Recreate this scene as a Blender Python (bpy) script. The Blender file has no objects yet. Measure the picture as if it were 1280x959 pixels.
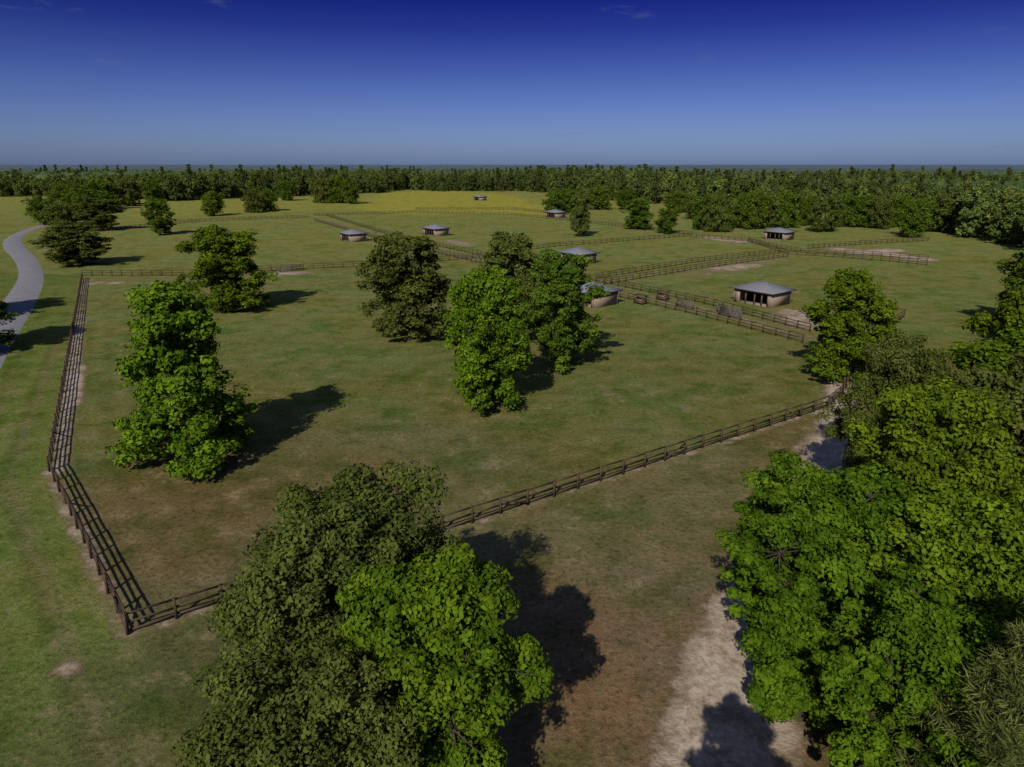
import bpy, math, numpy as np
from mathutils import Vector
rad=math.radians
scene=bpy.context.scene
scene.view_settings.view_transform='Standard'
scene.view_settings.look='None'
scene.view_settings.exposure=0
# ------------------------------------------------------------ survey
CH=25.0; FP=865.0; PITCH=math.atan((479.5-206)/FP)
cp,sp=math.cos(PITCH),math.sin(PITCH)
def G(u,v):
    """ground coordinates (metres) of a surveyed point"""
    x=(u-640)/FP; y=(479.5-v)/FP
    t=CH/(sp-y*cp)
    return (x*t,(y*sp+cp)*t)
def top_h(Y,v):
    y=(479.5-v)/FP
    return CH+Y*(y*cp-sp)/(y*sp+cp)
AZ=rad(18); EL=rad(36)
# ------------------------------------------------------------ mesh helpers
def link(o):
    scene.collection.objects.link(o); return o
def mk_mesh(name,V,Q,mats,mi=None,tone=None,smooth=False):
    V=np.asarray(V,dtype=np.float32).reshape(-1,3); Q=np.asarray(Q,dtype=np.int32).reshape(-1,4)
    me=bpy.data.meshes.new(name)
    me.vertices.add(len(V)); me.vertices.foreach_set('co',V.ravel())
    me.loops.add(Q.size); me.loops.foreach_set('vertex_index',Q.ravel())
    me.polygons.add(len(Q)); me.polygons.foreach_set('loop_start',np.arange(0,Q.size,4,dtype=np.int32))
    if mi is not None: me.polygons.foreach_set('material_index',np.asarray(mi,dtype=np.int32))
    me.update(calc_edges=True)
    for m in mats: me.materials.append(m)
    if tone is not None:
        a=me.attributes.new('tone','FLOAT','FACE'); a.data.foreach_set('value',np.asarray(tone,dtype=np.float32))
    if smooth: me.polygons.foreach_set('use_smooth',np.ones(len(Q),dtype=bool))
    return me
class B:
    def __init__(s): s.V=[];s.Q=[];s.M=[];s.T=[];s.n=0
    def add(s,V,Q,m=0,t=0.5):
        V=np.asarray(V,float); Q=np.asarray(Q,int)
        s.V.append(V); s.Q.append(Q+s.n); s.n+=len(V)
        s.M.append(np.full(len(Q),m)); s.T.append(np.full(len(Q),t) if np.isscalar(t) else t)
    def box(s,c,size,rot=0,m=0,t=0.5,tilt=0):
        hx,hy,hz=[k/2 for k in size]
        P=np.array([[a*hx,b*hy,d*hz] for d in(-1,1) for b in(-1,1) for a in(-1,1)],float)
        if tilt:
            ct,st=math.cos(tilt),math.sin(tilt); P=np.c_[P[:,0]*ct-P[:,2]*st,P[:,1],P[:,0]*st+P[:,2]*ct]
        ca,sa=math.cos(rot),math.sin(rot)
        P=np.c_[P[:,0]*ca-P[:,1]*sa,P[:,0]*sa+P[:,1]*ca,P[:,2]]+np.array(c)
        s.add(P,[[0,2,3,1],[4,5,7,6],[0,1,5,4],[2,6,7,3],[0,4,6,2],[1,3,7,5]],m,t)
    def tube(s,pts,rr,m=0,sides=6):
        pts=np.asarray(pts,float); n=len(pts); V=[];Q=[]
        for i in range(n):
            d=pts[min(i+1,n-1)]-pts[max(i-1,0)]; d/=np.linalg.norm(d)+1e-9
            a=np.cross(d,[0.3,1,0.1]); a/=np.linalg.norm(a)+1e-9; b=np.cross(d,a)
            for k in range(sides):
                th=2*math.pi*k/sides
                V.append(pts[i]+(a*math.cos(th)+b*math.sin(th))*rr[i])
        for i in range(n-1):
            for k in range(sides):
                k2=(k+1)%sides
                Q.append([i*sides+k,i*sides+k2,(i+1)*sides+k2,(i+1)*sides+k])
        s.add(V,Q,m)
    def mesh(s,name,mats,smooth=False):
        return mk_mesh(name,np.concatenate(s.V),np.concatenate(s.Q),mats,np.concatenate(s.M),np.concatenate(s.T),smooth)
# ------------------------------------------------------------ materials
def newmat(name):
    m=bpy.data.materials.new(name); m.use_nodes=True; nt=m.node_tree; nt.nodes.clear()
    return m,nt,nt.nodes,nt.links
def N(nodes,t,**k):
    n=nodes.new(t)
    for a,b in k.items(): setattr(n,a,b)
    return n
def mixrgb(nt,a,b,fac,mode='MIX'):
    n=nt.nodes.new('ShaderNodeMix'); n.data_type='RGBA'; n.blend_type=mode
    for sock,val in((n.inputs[0],fac),(n.inputs[6],a),(n.inputs[7],b)):
        if hasattr(val,'links'): nt.links.new(val,sock)
        elif isinstance(val,(int,float)): sock.default_value=val
        else: sock.default_value=(*val,1)
    return n.outputs[2]
def math_(nt,op,a,b=0,clamp=False):
    n=nt.nodes.new('ShaderNodeMath'); n.operation=op; n.use_clamp=clamp
    for sock,val in((n.inputs[0],a),(n.inputs[1],b)):
        if hasattr(val,'links'): nt.links.new(val,sock)
        else: sock.default_value=val
    return n.outputs[0]
def maprange(nt,v,a,b,c,d):
    n=nt.nodes.new('ShaderNodeMapRange'); nt.links.new(v,n.inputs[0])
    for i,k in enumerate((a,b,c,d)): n.inputs[i+1].default_value=k
    return n.outputs[0]
def noise(nt,scale,detail=4,rough=.6,vec=None):
    n=nt.nodes.new('ShaderNodeTexNoise'); n.inputs['Scale'].default_value=scale
    n.inputs['Detail'].default_value=detail; n.inputs['Roughness'].default_value=rough
    if vec is None:
        g=nt.nodes.new('ShaderNodeNewGeometry'); vec=g.outputs['Position']
    nt.links.new(vec,n.inputs['Vector']); return n.outputs[0]
def leafmat(name,dark,light,trans=.2,yel=(1.5,1.25,.5),h0=.485,h1=.51,vv=.15):
    m,nt,nd,lk=newmat(name)
    at=N(nd,'ShaderNodeAttribute',attribute_name='tone')
    oi=nd.new('ShaderNodeObjectInfo')
    col=mixrgb(nt,dark,light,at.outputs['Fac'])
    hs=nd.new('ShaderNodeHueSaturation'); lk.new(col,hs.inputs['Color'])
    lk.new(maprange(nt,oi.outputs['Random'],0,1,h0,h1),hs.inputs['Hue'])
    r2=math_(nt,'FRACT',math_(nt,'MULTIPLY',oi.outputs['Random'],17.31))
    lk.new(maprange(nt,r2,0,1,1-vv,1+vv),hs.inputs['Value'])
    col=hs.outputs[0]
    p=nd.new('ShaderNodeBsdfDiffuse'); lk.new(col,p.inputs[0])
    o=nd.new('ShaderNodeOutputMaterial')
    if trans<.18: lk.new(p.outputs[0],o.inputs[0]); return m
    t=nd.new('ShaderNodeBsdfTranslucent'); lk.new(mixrgb(nt,col,yel,1.0,'MULTIPLY'),t.inputs[0])
    mx=nd.new('ShaderNodeMixShader'); mx.inputs[0].default_value=trans
    lk.new(p.outputs[0],mx.inputs[1]); lk.new(t.outputs[0],mx.inputs[2])
    lk.new(mx.outputs[0],o.inputs[0]); return m
def simple(name,c1,c2,scale=3,rough=.9,bump=.2,obj=False,stretch=None,tone=0):
    m,nt,nd,lk=newmat(name)
    tc=nd.new('ShaderNodeTexCoord'); vec=tc.outputs['Object']
    if stretch:
        mp=nd.new('ShaderNodeMapping'); mp.inputs['Scale'].default_value=stretch; lk.new(vec,mp.inputs[0]); vec=mp.outputs[0]
    n=noise(nt,scale,5,.65,vec)
    f=maprange(nt,n,.3,.7,0,1)
    if tone:
        at=N(nd,'ShaderNodeAttribute',attribute_name='tone')
        f=math_(nt,'ADD',math_(nt,'MULTIPLY',f,1-tone),math_(nt,'MULTIPLY',at.outputs['Fac'],tone),True)
    p=nd.new('ShaderNodeBsdfPrincipled'); p.inputs['Roughness'].default_value=rough
    p.inputs['Specular IOR Level'].default_value=.2
    lk.new(mixrgb(nt,c1,c2,f),p.inputs['Base Color'])
    b=nd.new('ShaderNodeBump'); b.inputs['Strength'].default_value=bump; b.inputs['Distance'].default_value=.03
    lk.new(n,b.inputs['Height']); lk.new(b.outputs[0],p.inputs['Normal'])
    o=nd.new('ShaderNodeOutputMaterial'); lk.new(p.outputs[0],o.inputs[0]); return m
M_bark=simple('bark',(.03,.023,.016),(.075,.058,.042),4,stretch=(3,3,.6))
M_bright=leafmat('leaves_bright',(.026,.056,.005),(.152,.232,.014),trans=.18)
M_green=leafmat('leaves_green',(.026,.054,.007),(.122,.185,.018),trans=.18)
M_olive=leafmat('leaves_olive',(.034,.052,.010),(.142,.172,.036),trans=.18)
M_forest=leafmat('leaves_forest',(.036,.062,.015),(.13,.172,.038),.15,h0=.475,h1=.505,vv=.45)
M_pine=leafmat('pine_needles',(.040,.058,.015),(.14,.16,.042),.15)
M_fpine=leafmat('forest_pine',(.032,.052,.017),(.088,.115,.034),.1,h0=.48,h1=.505,vv=.35)
M_wood=simple('fence_wood',(.026,.017,.012),(.145,.095,.065),2,stretch=(1,1,1),tone=.6)
M_roof=simple('shingle_roof',(.12,.125,.145),(.19,.195,.22),2.5)
M_wall=simple('tan_brick',(.22,.16,.12),(.31,.24,.19),6)
M_post=simple('shelter_timber',(.09,.055,.04),(.16,.10,.07),4)
M_dirt=simple('bare_earth',(.16,.12,.085),(.26,.20,.15),1.2)
# ------------------------------------------------------------ trees
def nrm(a): return a/(np.linalg.norm(a,axis=1,keepdims=True)+1e-9)
def leaves(bd,rng,C,CR,ct,nleaf,leaf,flat=.8,upb=.35,ratio=.62,m=1,spike=False,jit=.42):
    k=rng.integers(0,len(C),nleaf)
    d=nrm(rng.normal(size=(nleaf,3))+np.array([0,0,upb]))
    r=CR[k]*(rng.random(nleaf)**.4)*1.1
    P=C[k]+d*r[:,None]*np.array([1,1,flat])
    if spike:
        a=nrm(d+rng.normal(size=(nleaf,3))*.35); nn=nrm(np.cross(a,rng.normal(size=(nleaf,3))))
        b=np.cross(a,nn)
    else:
        nn=nrm(d+rng.normal(size=(nleaf,3))*jit+np.array([0,0,.2]))
        a=nrm(np.cross(nn,rng.normal(size=(nleaf,3)))); b=np.cross(nn,a)
    L=(leaf*(.65+.7*rng.random(nleaf)))[:,None]
    V=np.stack([P-a*L*.5,P+b*L*ratio*.5,P+a*L*.5,P-b*L*ratio*.5],1).reshape(-1,3)
    Q=np.arange(nleaf*4).reshape(-1,4)
    t=np.clip(ct[k]*.6+rng.random(nleaf)*.4,0,1)
    bd.add(V,Q,m,t)
def oak(name,seed,H=14,R=5,basef=.1,nlobe=20,ncl=14,nleaf=22000,leaf=.34,mat=M_green,shape='oval',trunk=.28,lob=1.0,cs=1.0,flat=.78):
    rng=np.random.default_rng(seed); bd=B()
    zb=H*basef; hh=H-zb
    if shape=='oval': prof=lambda t:(max(0,1-((t-.38)/.63)**2))**.5
    elif shape=='pyr': prof=lambda t:min(1,(t+.2)*4)*(1-t*.9)**.6
    else: prof=lambda t:(max(0,1-((t-.5)/.58)**2))**.45
    bend=rng.normal(size=2)*.4
    def tp(z): f=z/H; return np.array([bend[0]*math.sin(f*3),bend[1]*math.sin(f*2.3),z])
    zs=np.linspace(-.3,H*.86,9)
    bd.tube([tp(z) for z in zs],[trunk*(1.35 if i==0 else 1)*(1-.86*i/8) for i in range(9)],0,8)
    C=[];CR=[];CT=[]
    for i in range(nlobe):
        t=(i+.5+rng.normal()*.5)/nlobe; t=min(max(t,.03),.97)
        ang=i*2.399+rng.normal()*.45
        pr=prof(t); r=R*pr*rng.uniform(.36,.86)
        lr=R*rng.uniform(.23,.41)*(.6+.4*pr)*lob
        c=tp(zb+hh*t*.94)+np.array([math.cos(ang)*r,math.sin(ang)*r,0])
        h0=max(zb*.7,c[2]-r*.7-.6); s=tp(min(h0,H*.8)); mid=(s+c)/2+np.array([0,0,-.12*r])
        bd.tube([s,mid,c],[trunk*.34*(1-.6*t),trunk*.2*(1-.5*t),.03],0,5)
        lt=rng.random()
        for j in range(ncl):
            d=rng.normal(size=3); d/=np.linalg.norm(d)
            cc=c+d*lr*rng.uniform(.4,1.2)*np.array([1.05,1.05,.85])
            cc[2]=max(cc[2],zb*.8+rng.uniform(0,.4))
            C.append(cc); CR.append(R*rng.uniform(.08,.175)*cs); CT.append(.4*lt+.6*rng.random())
            if j%2==0: bd.tube([c,(c+cc)/2+rng.normal(size=3)*.1,cc],[.045,.03,.012],0,3)
    # fill the heart of the crown so it is dense
    for i in range(nlobe*2):
        t=rng.uniform(.05,.9); pr=prof(t); a=rng.uniform(0,6.28); r=R*pr*rng.uniform(.1,.6)
        C.append(tp(zb+hh*t)+np.array([math.cos(a)*r,math.sin(a)*r,0])); CR.append(R*rng.uniform(.12,.2)*cs); CT.append(rng.random()*.5)
    leaves(bd,rng,np.array(C),np.array(CR),np.array(CT),nleaf,leaf,flat)
    return bd.mesh(name,[M_bark,mat])
def pine(name,seed,H=18,R=4,basef=.35,nwh=26,nleaf=20000,leaf=.5,ratio=.16,mat=M_pine,trunk=.25,per=5):
    rng=np.random.default_rng(seed); bd=B(); zb=H*basef
    zs=np.linspace(-.3,H*.98,9)
    bd.tube([[0.15*math.sin(z*.4),0.1*math.cos(z*.3),z] for z in zs],[trunk*(1-.93*i/8) for i in range(9)],0,8)
    C=[];CR=[];CT=[]
    for i in range(nwh):
        t=i/(nwh-1); z=zb+(H-zb)*t
        for j in range(per):
            ang=rng.uniform(0,6.283); L=R*(1-t**1.6*.85)*rng.uniform(.55,1.05)*(min(1,t*4+.5))
            s=np.array([0,0,z]); e=s+np.array([math.cos(ang)*L,math.sin(ang)*L,L*rng.uniform(.05,.4)])
            bd.tube([s,(s+e)/2+[0,0,-.1],e],[.07*(1-t*.6),.045,.015],0,4)
            for f in (.5,.72,.9,1.02):
                C.append(s+(e-s)*f+rng.normal(size=3)*.28*np.array([1,1,.5])); CR.append(rng.uniform(.35,.62)*R/4); CT.append(rng.random())
    leaves(bd,rng,np.array(C),np.array(CR),np.array(CT),nleaf,leaf,.65,.25,ratio,1,spike=True)
    return bd.mesh(name,[M_bark,mat])
def put(me,name,x,y,h,w,H0,R0,rot=0):
    o=bpy.data.objects.new(name,me); link(o)
    o.location=(x,y,0); o.scale=(w/2/R0,w/2/R0,h/H0); o.rotation_euler=(0,0,rot); return o
mid_b=[oak('oak_bright_%d'%i,10+i,14,4.6,.07,32,16,46000,.31,M_bright,s) for i,s in enumerate(['pyr','oval','oval'])]
mid_g=[oak('oak_green_%d'%i,20+i,14,4.6,.07,30,15,38000,.32,M_green,s) for i,s in enumerate(['oval','round'])]
mid_o=[oak('oak_olive_%d'%i,30+i,14,4.6,.09,28,15,34000,.33,M_olive,s) for i,s in enumerate(['round','oval','round'])]
# broad low crowns for the far groves
far_o=[oak('far_oak_%d'%i,90+i,12,6.0,.07,24,12,11000,.55,mm,'round',cs=1.1,flat=.95) for i,mm in enumerate([M_green,M_olive,M_green])]
rs=np.random.default_rng(5)
def place(px,py,vt,w,kind,name='oak_tree',rot=None,H0=14,R0=4.5):
    x,y=G(px,py); h=top_h(y,vt)
    depth=y*cp+(CH-h*.5)*sp
    wm=w*depth/FP
    put(kind,name,x,y,h,wm,H0,R0,rs.uniform(0,6.28) if rot is None else rot)
# paddock trees
place(243,583,350,178,mid_b[0]); place(283,388,281,100,mid_b[1])
place(516,422,291,116,mid_o[0]); place(612,511,336,112,mid_b[2],rot=1.0)
place(706,458,312,104,mid_g[0]); place(636,425,292,100,mid_o[1]); place(1050,474,336,106,mid_b[1],rot=3.2)
for a in [(97,332,276,84,mid_o[1]),(128,288,246,56,mid_o[2]),(200,294,249,36,mid_g[1]),(725,296,241,30,mid_o[2]),(797,287,247,38,mid_g[0]),
 (831,292,260,28,mid_g[1]),(-45,445,330,120,mid_g[0]),(-60,400,300,110,mid_o[1])]:
    place(*a)
for i,a in enumerate([(55,281,246,42),(75,284,252,38),(100,276,244,44),(268,270,240,34),(318,266,236,28),(336,264,237,26),(358,251,226,24),(404,254,223,28),(421,254,221,30),
 (438,255,224,26),(470,241,218,24),(213,250,226,32),(192,252,226,30),(160,258,224,38),(130,262,226,44),(105,266,233,44),(145,256,222,38),(80,258,230,36),
 (877,288,246,36),(897,290,242,38),(920,285,243,34),(942,287,240,38),(962,284,243,34),(985,285,240,38),(1008,282,245,34),(1030,290,246,42),(1056,284,244,36),
 (1078,284,246,38),(1098,286,248,34),(1118,284,244,34),(1142,297,250,46),(868,274,246,36),(690,268,240,30),(708,266,237,32),(735,262,236,34),(752,262,234,34),(780,262,238,32),(1166,290,244,44),(850,266,240,34)]):
    place(*a,far_o[i%3],H0=12,R0=5.9)
# near trees
nearA=oak('near_olive',51,13,5,.14,32,24,125000,.20,M_olive,'round',.3,cs=.9)
nearB=oak('near_bright',52,13,3.8,.10,30,22,115000,.20,M_bright,'oval',.26)
nearC=oak('near_maple',53,14,5,.12,36,22,140000,.21,M_bright,'oval',.32,cs=.9)
nearD=oak('near_maple_b',54,13,4,.10,32,22,120000,.20,M_bright,'round',.3,cs=.9)
put(nearA,'oak_tree',-6.8,25.0,13.2,9.8,13,5,1.0)
put(nearB,'maple_tree',-2.6,20.0,13.0,7.4,13,3.8,.4)
put(nearA,'oak_tree',-7.0,17.2,10.0,8,13,5,3.0)
put(nearD,'maple_tree',13.6,26.6,12.9,8.2,13,4,0)
put(nearC,'maple_tree',20.6,31.0,15.0,11,14,5,2.2)
put(nearC,'maple_tree',19.0,23.5,13.0,10,14,5,4)
put(nearD,'maple_tree',15.2,20.2,11.0,7.4,13,4,2.5)
put(nearB,'maple_tree',5.6,10.4,13.0,6.0,13,3.8,2.0)
put(nearA,'oak_tree',28.0,46.5,13.5,8.5,13,5,4.1)
pn=pine('near_pine',61,14,4,.25,26,75000,.32,.10,M_pine,.24,7)
put(pn,'pine_tree',16.0,16.4,13.2,7.8,14,4,0)
put(pn,'pine_tree',21,19,13.5,8.5,14,4,2)
# wood on the right side of the farm
ey=[38,47,60,75,92,120,150]; ex=[32,36,46,57,71,95,118]
pts=[]
rr=np.random.default_rng(77)
pmid=pine('mid_pine',62,19,4,.3,24,22000,.6,.2,M_pine,.25,5)
tries=0
while tries<6000 and len(pts)<105:
    tries+=1
    y=rr.uniform(32,150); e=np.interp(y,ey,ex); x=e+rr.uniform(0,55)
    if any((x-a)**2+(y-b)**2<50 for a,b in pts) or (x-27.2)**2+(y-46.5)**2<50 or (x-20)**2+(y-30)**2<60: continue
    pts.append((x,y))
for x,y in pts:
    q=rr.random(); h=rr.uniform(11.5,15.5)
    if q<.15: put(pmid,'pine_tree',x,y,h+2.5,8.5,19,4,rr.uniform(0,6))
    else:
        me=[mid_o[0],mid_o[1],mid_b[1],mid_g[1],mid_g[0],mid_o[2]][rr.integers(0,6)]
        put(me,'oak_tree',x,y,h,rr.uniform(9.5,12.5),14,4.6,rr.uniform(0,6))
# distant forest (instanced mass)
fps=[oak('forest_oak_a',71,17,5.6,.06,16,9,3600,.85,M_forest,'round',cs=1.15,flat=.95),oak('forest_oak_b',72,17,5.8,.06,16,9,3600,.85,M_forest,'round',cs=1.15,flat=.95),
     pine('forest_pine_a',73,21,3.8,.3,14,2400,1.2,.42,M_fpine,.25,4),oak('forest_oak_c',75,19,5,.08,15,9,3200,.85,M_forest,'round',cs=1.15,flat=.95)]
eu=[-900,0,100,250,330,470,500,640,700,760,860,1000,1100,1165,1230,1300,2200]
ev=[246,246,249,250,248,242,238,239,245,252,258,262,266,286,300,320,320]
rat=[];dist=[]
for u,v in zip(eu,ev):
    x,y=G(u,v); rat.append(x/y); dist.append(y)
cand=[]
step=8.5
for y in np.arange(150,1300,step):
    hw=y*.95+60
    xs=np.arange(-hw,hw,step)
    xs=xs+rr.uniform(-3.5,3.5,len(xs)); yy=y+rr.uniform(-3.5,3.5,len(xs))
    ed=np.interp(xs/yy,rat,dist)*(1+.03*np.sin(xs*.03)+.015*np.sin(xs*.11))
    keep=(yy>ed)&((yy<ed+110)|((rr.random(len(xs))<.28)&(yy<ed+480)))
    cand.append(np.c_[xs[keep],yy[keep]])
cand=np.concatenate(cand)
zone=np.sin(cand[:,0]*.006+1)*np.cos(cand[:,1]*.005)
kind=np.where(rr.random(len(cand))<.82+.18*zone,rr.choice([0,1,3],len(cand)),2)
forest=bpy.data.objects.new('distant_forest',None); link(forest)
for k in range(4):
    P=cand[kind==k]; n=len(P)
    s=rr.uniform(.58,1.08,n)*(1+.1*np.sin(P[:,0]*.02)); th=rr.uniform(0,6.28,n)
    h=s/2
    V=np.zeros((n,4,3))
    for i,(a,b) in enumerate(((-1,-1),(1,-1),(1,1),(-1,1))):
        V[:,i,0]=P[:,0]+h*(a*np.cos(th)-b*np.sin(th)); V[:,i,1]=P[:,1]+h*(a*np.sin(th)+b*np.cos(th))
    me=mk_mesh('stand_points_%d'%k,V.reshape(-1,3),np.arange(n*4).reshape(-1,4),[])
    o=bpy.data.objects.new('forest_stand_%d'%k,me); link(o); o.parent=forest
    o.instance_type='FACES'; o.use_instance_faces_scale=True; o.show_instancer_for_render=False
    c=bpy.data.objects.new('forest_stand_tree_%d'%k,fps[k]); link(c); c.parent=o
print('forest instances',len(cand),'wood',len(pts))
# far canopy
m,nt,nd,lk=newmat('far_canopy_painted_haze')
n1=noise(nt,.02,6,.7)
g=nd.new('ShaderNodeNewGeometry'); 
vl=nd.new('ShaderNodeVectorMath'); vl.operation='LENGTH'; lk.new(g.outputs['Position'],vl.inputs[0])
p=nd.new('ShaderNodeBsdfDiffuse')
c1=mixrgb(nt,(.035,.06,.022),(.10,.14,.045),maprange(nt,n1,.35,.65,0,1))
c2=mixrgb(nt,(.065,.095,.13),(.11,.145,.185),maprange(nt,n1,.35,.65,0,1))  # bluish pair: aerial haze painted into the canopy colour
lk.new(mixrgb(nt,c1,c2,maprange(nt,vl.outputs['Value'],700,3000,0,1)),p.inputs[0])  # painted haze grows with distance from the origin
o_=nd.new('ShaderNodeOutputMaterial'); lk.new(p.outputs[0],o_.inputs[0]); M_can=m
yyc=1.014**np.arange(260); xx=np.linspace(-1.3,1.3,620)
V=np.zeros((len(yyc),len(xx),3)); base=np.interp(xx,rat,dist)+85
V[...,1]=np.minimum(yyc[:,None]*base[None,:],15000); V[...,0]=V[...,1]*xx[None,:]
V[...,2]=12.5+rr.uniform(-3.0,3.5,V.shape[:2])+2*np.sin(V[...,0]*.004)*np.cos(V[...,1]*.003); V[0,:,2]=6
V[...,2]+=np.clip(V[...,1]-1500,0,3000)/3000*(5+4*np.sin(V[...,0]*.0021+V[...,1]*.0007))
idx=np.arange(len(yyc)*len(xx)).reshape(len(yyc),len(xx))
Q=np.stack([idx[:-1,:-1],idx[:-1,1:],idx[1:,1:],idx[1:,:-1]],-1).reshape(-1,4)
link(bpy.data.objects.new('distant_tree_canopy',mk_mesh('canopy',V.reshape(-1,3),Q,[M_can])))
# ------------------------------------------------------------ ground
def grow(x0,s,g,lim):
    out=[]; x=x0
    while x<lim: s*=g; x+=s; out.append(x)
    return out
xs=list(np.arange(-70,62.1,.5))+list(np.arange(63.2,190,1.3)); xs+=grow(xs[-1],1.3,1.07,15000)
xl=list(np.arange(71.3,190,1.3)); xl+=grow(xl[-1],1.3,1.07,15000); xs=np.array([-k for k in xl[::-1]]+xs)
ysg=[-400,-200,-100,-60,-40,-28]+list(np.arange(-20,125.1,.5))+list(np.arange(126.2,300,1.2))+list(np.arange(302,620,3.0)); ysg=np.array(ysg+grow(ysg[-1],3,1.06,20000))
X,Y=np.meshgrid(xs,ysg); xf=X.ravel(); yf=Y.ravel()
print('ground verts',X.size)
def segd(poly,closed=False):
    best=np.full(len(xf),1e9); n=len(poly)
    for i in range(n if closed else n-1):
        ax,ay=poly[i]; bx,by=poly[(i+1)%n]; dx,dy=bx-ax,by-ay
        t=np.clip(((xf-ax)*dx+(yf-ay)*dy)/(dx*dx+dy*dy+1e-9),0,1)
        best=np.minimum(best,np.hypot(xf-ax-t*dx,yf-ay-t*dy))
    return best
def inside(poly):
    r=np.zeros(len(xf),bool); n=len(poly)
    for i in range(n):
        ax,ay=poly[i]; bx,by=poly[(i+1)%n]
        if ay==by: continue
        c=((ay>yf)!=(by>yf))&(xf<(bx-ax)*(yf-ay)/(by-ay)+ax); r^=c
    return r
def sd(poly):
    d=segd(poly,True); return np.where(inside(poly),d,-d)
def ss(d,a,b):
    t=np.clip((d-a)/(b-a),0,1); return t*t*(3-2*t)
PX=lambda L:[G(*p) for p in L]
col=np.tile(np.array([.135,.150,.050]),(len(xf),1))
def mix(mask,c):
    global col
    col=col*(1-mask[:,None])+np.array(c)*mask[:,None]
A=(-39.5,54.1);Bc=(-21.4,32.6);Cc=G(103,348);Dc=(34.1,70.4)
paddock=[Cc,A,Bc,Dc,G(1064,470),G(1010,428),G(870,394),G(735,362),G(600,326),G(490,330)]
far=ss(yf,110,260); mix(far*.8,(.168,.184,.062))
mix(ss(yf,300,480)*.7,(.20,.21,.062))
# verge left
leftline=[G(103,345),A,Bc,(-10,18),(-14,-40),(-400,-40),(-400,260)]
vg=ss(sd(leftline),-1.5,1.5)
mix(vg,(.112,.134,.037))
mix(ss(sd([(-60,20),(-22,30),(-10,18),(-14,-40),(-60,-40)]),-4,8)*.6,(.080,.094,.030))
pd=ss(sd(paddock),-.6,.6)
mix(pd,(.118,.130,.045))
mix(pd*ss(yf,75,125)*.7,(.145,.162,.058))
mix(pd*ss(-np.hypot(xf+24,(yf-44)*1.0),-24,-6)*.9,(.122,.100,.054))
mix(pd*ss(-np.hypot((xf+12)*.6,yf-56),-18,-4)*.6,(.126,.108,.056))
mix(pd*ss(-np.hypot((xf+2)*.5,yf-50),-9,-2)*.4,(.122,.105,.052))
# foreground rough ground
fg=[Bc,Dc,G(1066,470),(60,90),(60,-40),(-14,-40),(-10,18)]
f=ss(sd(fg),-.3,1.5)
mix(f,(.142,.108,.066))
mix(f*ss(yf-.55*xf,20,42)*.7,(.126,.119,.054))
mix(f*ss(-np.hypot(xf-5,yf-30),-14,-3)*.8,(.152,.112,.072))
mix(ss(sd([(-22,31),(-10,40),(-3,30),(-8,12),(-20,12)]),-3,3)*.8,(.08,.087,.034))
# mowing passes parallel to the left fence
dl=np.minimum(segd([(Cc[0]*1.2,Cc[1]*1.25),A]),segd([A,Bc,(-6,14),(4,-20)]))
near=ss(-yf,-170,-90)
wob=dl+.5*np.sin(xf*.13+yf*.09)
col*=(1+(.13*np.sin(wob*2*math.pi/3.6)+.08*np.sin(wob*2*math.pi/1.9+1))*near*vg+ .08*np.sin(wob*2*math.pi/2.6)*near*pd*ss(-dl,-32,-8))[:,None]
for k_ in (2.6,9.2,10.9):
    mix(vg*near*.6*ss(-np.abs(wob-k_),-.6,-.05),(.170,.15,.08))
# woodland floor
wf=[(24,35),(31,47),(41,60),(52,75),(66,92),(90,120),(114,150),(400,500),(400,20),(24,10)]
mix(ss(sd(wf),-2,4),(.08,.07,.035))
# yellow flower meadow
yl=PX([(440,262),(470,241),(560,238),(640,243),(700,262),(690,272),(600,268),(500,268)])
yel=ss(sd(yl)+5*np.sin(xf*.11)*np.cos(yf*.07),-8,14)
mix(yel*.85,(.27,.26,.05))
mix(ss(sd(PX([(150,275),(150,252),(440,243),(440,262)])),-8,15)*.6,(.215,.22,.055))
sand=np.zeros(len(xf))
def sm(m):
    global sand
    sand=np.maximum(sand,m)
def offs(P,k):
    (ax,ay),(bx,by)=P; L=math.hypot(bx-ax,by-ay); n=(-(by-ay)/L*k,(bx-ax)/L*k); return [(ax+n[0],ay+n[1]),(bx+n[0],by+n[1])]
lerp=lambda p,q,t:(p[0]+(q[0]-p[0])*t,p[1]+(q[1]-p[1])*t)
inw=-1
def strip(t0,t1,k,amt,a,b): sm(amt*ss(-segd(offs([lerp(A,Cc,t0),lerp(A,Cc,t1)],inw*k)),a,b))
strip(0,1,.6,.66,-1.9,-.5); strip(.16,.30,1.0,.95,-2.4,-.2); strip(.22,.6,.7,.88,-1.8,-.2); strip(.55,.9,.7,.80,-1.7,-.3); strip(.0,.16,.6,.82,-1.4,-.2)
sm(.68*ss(-segd([A,Bc]),-1.7,-.2)); sm(.64*ss(-segd([Bc,Dc]),-1.5,-.1))
sm(.58*ss(-segd(PX([(103,350),(215,346),(390,340)])),-4,-.2))
sm(.85*ss(-segd(PX([(335,343),(372,341.5)])),-7,-.2))
sm(.8*ss(-segd(PX([(120,354),(143,353.5)])),-6,-.2))
lane=PX([(398,273),(490,301),(600,325),(740,357),(875,386),(1008,421)])
sm(.60*ss(-segd(lane),-5,-.5))
for a,amt in [([(885,297),(925,302)],.85),([(905,336),(935,332)],.8),([(1050,312),(1100,316),(1150,324)],.9),([(1080,316),(1115,313)],.92),([(998,392),(1010,405)],.82),([(565,301),(583,306)],.7),([(870,343),(960,327)],.58)]:
    sm(amt*ss(-segd(PX(a)),-12,-.2))
sm(.58*ss(-segd(PX([(755,352),(985,320)])),-5,-.5))
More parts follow.
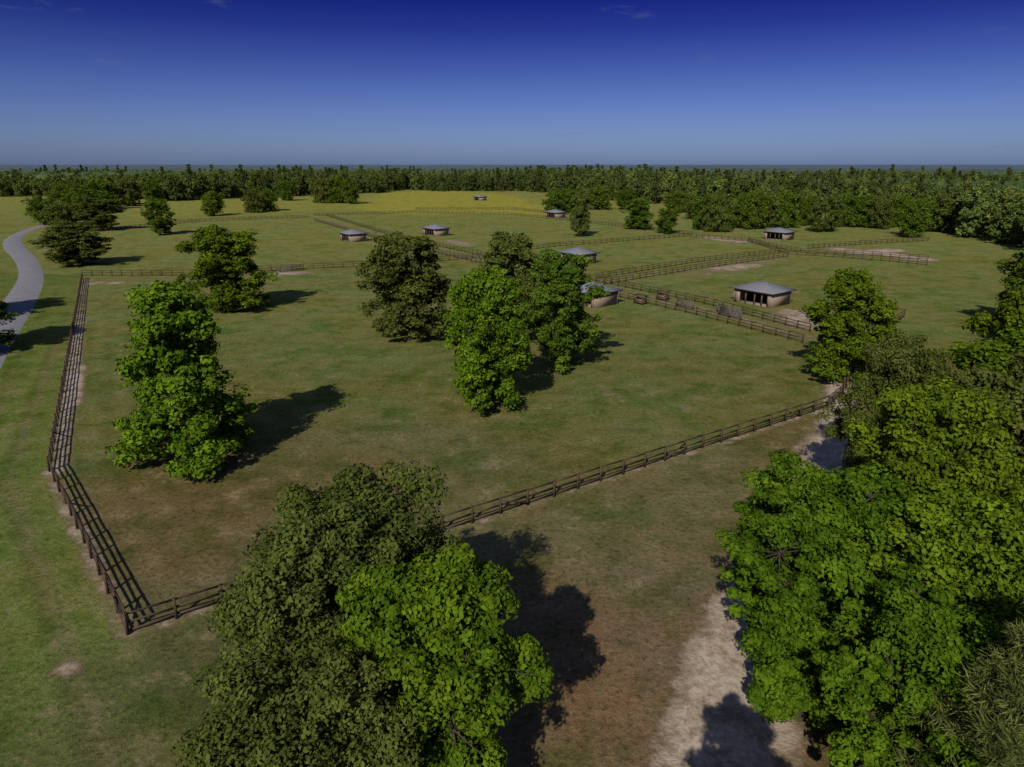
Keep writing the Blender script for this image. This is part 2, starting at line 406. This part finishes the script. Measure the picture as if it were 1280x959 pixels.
rd=[(5,4),(7.4,16),(9.3,23.7),(12.6,31),(17,38),(23,47),(30.2,58.5),(35.5,67),(38.5,74),(44,86),(48,96)]
sm(ss(-segd(rd),-5.0,-1.8)*.97); sm(.85*ss(-segd([(26,52),(33,64)]),-6,-1.5))
for t in [(243,585),(516,422),(612,511),(706,458),(1046,474),(283,388)]:
    x,y=G(*t); sm(.52*ss(-np.hypot(xf-x,yf-y),-3.6,-.6))
sm(.72*ss(-np.hypot(xf-G(82,836)[0],yf-G(82,836)[1]),-1.8,-.1))
for k_ in range(16):  # scattered worn patches
    x,y=rr.uniform(-20,18),rr.uniform(30,75); sm(.56*ss(-np.hypot((xf-x)*rr.uniform(.6,1),yf-y),-rr.uniform(1,2.2),-.1))
m,nt,nd,lk=newmat('grass_ground')
ta=N(nd,'ShaderNodeAttribute',attribute_name='tint'); sa=N(nd,'ShaderNodeAttribute',attribute_name='sand')
n_big=noise(nt,.05,4,.6); n_mid=noise(nt,.35,6,.72); n_fine=noise(nt,2.6,5,.8); n_vf=noise(nt,11,2,.75); n_pat=noise(nt,.12,5,.7)
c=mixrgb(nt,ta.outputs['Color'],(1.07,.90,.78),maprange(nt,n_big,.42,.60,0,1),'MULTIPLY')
c=mixrgb(nt,c,(.64,.84,.56),maprange(nt,n_pat,.49,.60,0,.9),'MULTIPLY')
c=mixrgb(nt,c,(.60,.70,.55),maprange(nt,n_mid,.50,.64,0,.9),'MULTIPLY')
c=mixrgb(nt,c,(.21,.168,.10),maprange(nt,n_mid,.45,.33,0,.75))
c=mixrgb(nt,c,(.36,.42,.30),maprange(nt,n_fine,.52,.66,0,.95),'MULTIPLY')
c=mixrgb(nt,c,(1.75,1.65,1.4),maprange(nt,n_vf,.50,.70,0,.9),'MULTIPLY')
c=mixrgb(nt,c,(1.45,1.38,1.15),maprange(nt,n_fine,.48,.34,0,.95),'MULTIPLY')
sn=math_(nt,'ADD',sa.outputs['Fac'],math_(nt,'MULTIPLY',math_(nt,'SUBTRACT',n_mid,.5),1.6))
sf=maprange(nt,sn,.42,.74,0,1)
sc=mixrgb(nt,(.19,.135,.085),(.48,.40,.31),maprange(nt,sn,.55,.98,0,1))
sc=mixrgb(nt,sc,(.62,.57,.50),maprange(nt,n_fine,.4,.65,0,1),'MULTIPLY')
c=mixrgb(nt,c,sc,sf)
p=nd.new('ShaderNodeBsdfDiffuse'); lk.new(c,p.inputs[0])
b=nd.new('ShaderNodeBump'); b.inputs['Strength'].default_value=.8; b.inputs['Distance'].default_value=.15
lk.new(n_fine,b.inputs['Height']); lk.new(b.outputs[0],p.inputs['Normal'])
o_=nd.new('ShaderNodeOutputMaterial'); lk.new(p.outputs[0],o_.inputs[0])
idx=np.arange(X.size).reshape(X.shape)
Q=np.stack([idx[:-1,:-1],idx[:-1,1:],idx[1:,1:],idx[1:,:-1]],-1).reshape(-1,4)
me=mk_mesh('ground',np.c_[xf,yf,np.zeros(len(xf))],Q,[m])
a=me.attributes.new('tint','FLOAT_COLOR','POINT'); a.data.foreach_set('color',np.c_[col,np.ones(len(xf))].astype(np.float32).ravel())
a=me.attributes.new('sand','FLOAT','POINT'); a.data.foreach_set('value',sand.astype(np.float32))
link(bpy.data.objects.new('ground',me))
# ------------------------------------------------------------ roads
def catmull(P,n=8):
    P=np.array(P,float); P=np.vstack([2*P[0]-P[1],P,2*P[-1]-P[-2]]); out=[]
    for i in range(1,len(P)-2):
        for t in np.linspace(0,1,n,endpoint=False):
            a,b,c,d=P[i-1:i+3]
            out.append(.5*((2*b)+(c-a)*t+(2*a-5*b+4*c-d)*t*t+(3*b-a-3*c+d)*t**3))
    out.append(P[-2]); return np.array(out)
Lp=catmull(PX([(-300,540),(-90,440),(-10,389),(14,364),(24,343),(18,325),(5,310),(7,299),(26,289),(46,282.5),(66,278)]))
Rp=catmull(PX([(-260,800),(-50,545),(20,420),(44,378),(54,349),(47,326),(29,307),(27,297),(42,288),(55,283.5),(72,279)]))
V=[];Q=[]
for i,(l,r) in enumerate(zip(Lp,Rp)):
    V+= [(l[0],l[1],.03),(r[0],r[1],.03),(l[0]+(l[0]-r[0])*.04,l[1]+(l[1]-r[1])*.04,-.02),(r[0]+(r[0]-l[0])*.04,r[1]+(r[1]-l[1])*.04,-.02)]
    if i: a=4*(i-1);b=4*i; Q+=[[a,b,b+1,a+1],[a+2,b+2,b,a],[a+1,b+1,b+3,a+3]]
M_asph=simple('asphalt',(.165,.16,.17),(.225,.22,.23),.35,.95,.05)
link(bpy.data.objects.new('asphalt_road',mk_mesh('asphalt_road',V,Q,[M_asph])))
# sandy lane
cl=catmull(rd,14); V=[];Q=[]
for i in range(len(cl)):
    d=cl[min(i+1,len(cl)-1)]-cl[max(i-1,0)]; d/=np.linalg.norm(d); nn=np.array([-d[1],d[0]])
    for j,f in enumerate((-1,-.5,0,.5,1)):
        w=1.9+rr.uniform(-.35,.35)*abs(f)
        q=cl[i]+nn*f*w; V.append((q[0],q[1],.012 if abs(f)<1 else .004))
    if i:
        a=5*(i-1);b_=5*i
        for j in range(4): Q.append([a+j,b_+j,b_+j+1,a+j+1])
m,nt,nd,lk=newmat('sand_track')
nf=noise(nt,2.6,6,.8); nb=noise(nt,.5,5,.7)
c=mixrgb(nt,(.27,.20,.135),(.49,.41,.325),maprange(nt,nb,.34,.54,0,1)); c=mixrgb(nt,c,(.60,.55,.49),maprange(nt,nf,.42,.62,0,1),'MULTIPLY')
p=nd.new('ShaderNodeBsdfDiffuse'); lk.new(c,p.inputs[0]); b=nd.new('ShaderNodeBump'); b.inputs['Strength'].default_value=.6; b.inputs['Distance'].default_value=.08
lk.new(nf,b.inputs['Height']); lk.new(b.outputs[0],p.inputs['Normal']); o_=nd.new('ShaderNodeOutputMaterial'); lk.new(p.outputs[0],o_.inputs[0])
link(bpy.data.objects.new('sandy_track',mk_mesh('sandy_track',V,Q,[m])))
# ------------------------------------------------------------ fences
def fence(pts,h=1.35,name='board_fence',rails=4,bright=.3,brace=False):
    bd=B(); rg=np.random.default_rng(int(abs(pts[0][0]*7+pts[0][1])))
    for (ax,ay),(bx,by) in zip(pts[:-1],pts[1:]):
        L=math.hypot(bx-ax,by-ay); n=max(1,round(L/2.45)); rot=math.atan2(by-ay,bx-ax)
        nx,ny=-math.sin(rot)*.085,math.cos(rot)*.085
        for i in range(n+1):
            f=i/n; x=ax+(bx-ax)*f; y=ay+(by-ay)*f
            bd.box((x+rg.normal()*.03,y+rg.normal()*.03,h*.5-.05),(.15,.14,h+.1+rg.uniform(0,.12)),rot,0,rg.uniform(0,.3)+bright*.4,rg.normal()*.015)
            if i<n:
                xm=x+(bx-ax)/n/2; ym=y+(by-ay)/n/2
                for r in range(rails):
                    z=.22+(h-.32)*r/(rails-1)
                    bd.box((xm+nx,ym+ny,z+rg.normal()*.018),(L/n-.01,.035,.13),rot,0,min(1,max(0,bright+rg.uniform(-.3,.45))),rg.normal()*.01)
                if brace and i%7==3:
                    bd.box((xm-nx,ym-ny,.68),(math.hypot(L/n,1.0),.04,.12),rot,0,.2,math.atan2(1.0,L/n)*(1 if i%2 else -1))
    return link(bpy.data.objects.new(name,bd.mesh('fence',[M_wood])))
fence([Cc,A],name='board_fence',brace=True); fence([A,Bc],bright=.4,brace=True); fence([Bc,Dc],rails=3,bright=.15,brace=True)
fence([Dc]+PX([(1050,497),(1062,480),(1066,470)]),bright=.2)
for L in [[(103,345),(215,345)],[(215,345),(490,331),(600,323)],[(393,276),(490,304),(600,329),(735,363),(870,394),(1003,429)],
 [(408,270),(500,298),(612,322),(745,352),(880,380),(1012,415)],[(755,356),(870,337),(985,321)],[(745,349),(865,329),(975,316)],
 [(985,318),(1090,325),(1158,332)],[(1100,418),(1130,397)],[(612,318),(700,308),(855,296),(935,302),(985,318)],[(1010,311),(1075,306),(1160,301)],
 [(105,292),(250,277),(385,272)],[(393,270),(520,266),(640,269),(720,277),(865,294)],[(520,262),(640,262),(720,270)],[(935,303),(1000,316),(1090,320),(1160,325)]]:
    fence(PX(L),rails=3,bright=.2)
# gates
M_gate=simple('gate_timber',(.06,.05,.045),(.15,.13,.115),3)
def gate(p,q,h=1.5):
    bd=B(); ax,ay=G(*p); bx,by=G(*q); L=math.hypot(bx-ax,by-ay); rot=math.atan2(by-ay,bx-ax); c=((ax+bx)/2,(ay+by)/2)
    for z in (.3,.6,.9,1.2,1.45): bd.box((*c,z),(L,.05,.13),rot)
    for x,y in((ax,ay),(bx,by),c): bd.box((x,y,h*.55),(.2,.2,h*1.1),rot)
    bd.box((*c,.85),(math.hypot(L,.95),.06,.12),rot,tilt=math.atan2(.95,L))
    link(bpy.data.objects.new('timber_gate',bd.mesh('gate',[M_gate])))
gate((845,383),(866,388)); gate((898,394),(926,401)); gate((896,390),(924,397)); gate((350,340),(378,338))
# ------------------------------------------------------------ shelters
def shelter(cx,cy,rot,w=8.0,d=6.4):
    e=bpy.data.objects.new('horse_shelter',None); link(e); e.location=(cx,cy,0); e.rotation_euler=(0,0,rot)
    def child(n,bd,mat):
        o=link(bpy.data.objects.new(n,bd.mesh(n,[mat]))); o.parent=e
    b=B(); hw,hd=w/2,d/2
    b.box((0,hd-.1,1.3),(w,.2,2.6)); b.box((-hw+.1,-.1,1.3),(.2,d-.2,2.6)); b.box((hw-.1,-.1,1.3),(.2,d-.2,2.6))
    b.box((-hw+.75,-hd+.1,1.3),(1.1,.2,2.6)) ; b.box((hw-.5,-hd+.1,1.3),(.6,.2,2.6))
    child('walls',b,M_wall)
    b=B(); b.box((0,-hd+.12,2.42),(w-2.0,.18,.34))
    for x in(-hw*.36,hw*.12,hw*.5): b.box((x,-hd+.12,1.12),(.2,.17,2.25))
    child('posts_and_header',b,M_post)
    b=B(); b.box((0,0,.03),(w-.45,d-.45,.06)); child('floor',b,M_dirt)
    ow,od=hw+.65,hd+.65; z0,z1=2.61,3.95; rl=max(.3,ow-od)
    V=[(-ow,-od,z0),(ow,-od,z0),(ow,od,z0),(-ow,od,z0),(-ow,-od,z0+.18),(ow,-od,z0+.18),(ow,od,z0+.18),(-ow,od,z0+.18),(-rl,0,z1),(rl,0,z1),(-rl,.001,z1),(rl,.001,z1)]
    b=B(); b.add(V,[[0,3,2,1],[0,1,5,4],[1,2,6,5],[2,3,7,6],[3,0,4,7],[4,5,9,8],[6,7,10,11],[5,6,11,9],[7,4,8,10]]); 
    b.box((0,0,z1+.02),(2*rl+.2,.25,.08))
    child('hip_roof',b,M_roof)
a=np.array(G(917,377)); b2=np.array(G(962,385)); d=b2-a; R0=math.atan2(d[1],d[0]); nn=np.array([-d[1],d[0]])/np.linalg.norm(d)
c=(a+b2)/2+nn*3.2; shelter(c[0],c[1],R0)
for u,v in [(442,301),(545,294),(722,328),(738,379),(694,272),(600,250.5),(973,299)]:
    x,y=G(u,v); shelter(x,y,R0+rs.uniform(-.05,.05))
# hay feeders by the lane
M_hay=simple('hay',(.2,.16,.07),(.3,.24,.11),6)
def feeder(u,v):
    bd=B(); x,y=G(u,v); r=R0
    def L(a,b,z): return (x+a*math.cos(r)-b*math.sin(r),y+a*math.sin(r)+b*math.cos(r),z)
    for a in(-1,1):
        for b_ in(-.6,.6): bd.box(L(a,b_,.8),(.12,.12,1.6),r)
    for z in(.4,.7,1.0):
        for b_ in(-.68,.68): bd.box(L(0,b_,z),(2.2,.04,.13),r)
        for a in(-1.08,1.08): bd.box(L(a,0,z),(.04,1.3,.13),r)
    bd.box(L(0,0,.5),(1.8,1.0,.5),r,1)
    bd.box(L(0,0,1.66),(2.6,1.8,.08),r,2); bd.box(L(0,0,1.76),(2.0,.5,.1),r,2)
    link(bpy.data.objects.new('hay_feeder',bd.mesh('feeder',[M_post,M_hay,M_wood])))
feeder(800,380); feeder(828,375)
# ------------------------------------------------------------ light + sky
S=bpy.data.lights.new('sun','SUN'); S.energy=4.2; S.angle=rad(.5); S.color=(1,.94,.83)
so=link(bpy.data.objects.new('sun',S))
dv=Vector((math.sin(AZ)*math.cos(EL),math.cos(AZ)*math.cos(EL),-math.sin(EL)))
so.rotation_euler=dv.to_track_quat('-Z','Y').to_euler(); so.location=(-30,-60,80)
w=bpy.data.worlds.new('World'); scene.world=w; w.use_nodes=True; nt=w.node_tree; nt.nodes.clear(); nd=nt.nodes; lk=nt.links
sky=nd.new('ShaderNodeTexSky'); sky.sky_type='NISHITA'; sky.sun_disc=False; sky.sun_elevation=EL; sky.sun_rotation=math.pi+AZ
tc=nd.new('ShaderNodeTexCoord'); sx=nd.new('ShaderNodeSeparateXYZ'); lk.new(tc.outputs['Generated'],sx.inputs[0])
cr=nd.new('ShaderNodeValToRGB'); lk.new(sx.outputs[2],cr.inputs[0]); e=cr.color_ramp.elements
e[0].position=0;e[0].color=(.30,.42,.88,1); e[1].position=.2;e[1].color=(.022,.032,.26,1)
for p_,c_ in((.02,(.265,.37,.79)),(.06,(.20,.27,.64)),(.12,(.105,.142,.45)),(.165,(.045,.062,.32)),(.5,(.42,.46,.64))):
    q=e.new(p_); q.color=(*c_,1)
mu=mixrgb(nt,sky.outputs[0],cr.outputs[0],1.0,'MULTIPLY')
# faint wisps of cloud
mp=nd.new('ShaderNodeMapping'); mp.inputs['Scale'].default_value=(9,9,40); lk.new(tc.outputs['Generated'],mp.inputs[0])
nc=noise(nt,1.0,4,.6,mp.outputs[0])
mu=mixrgb(nt,mu,(1.1,1.3,2.0),maprange(nt,nc,.66,.85,0,.45))
bg=nd.new('ShaderNodeBackground'); bg.inputs[1].default_value=.12; lk.new(mu,bg.inputs[0])
ow=nd.new('ShaderNodeOutputWorld'); lk.new(bg.outputs[0],ow.inputs[0])
# ------------------------------------------------------------ camera
cam=bpy.data.cameras.new('camera'); cam.sensor_width=36; cam.lens=36*FP/1280; cam.clip_end=60000; cam.clip_start=.5
co=link(bpy.data.objects.new('camera',cam)); co.location=(0,0,CH); co.rotation_euler=(math.pi/2-PITCH,0,0)
scene.camera=co
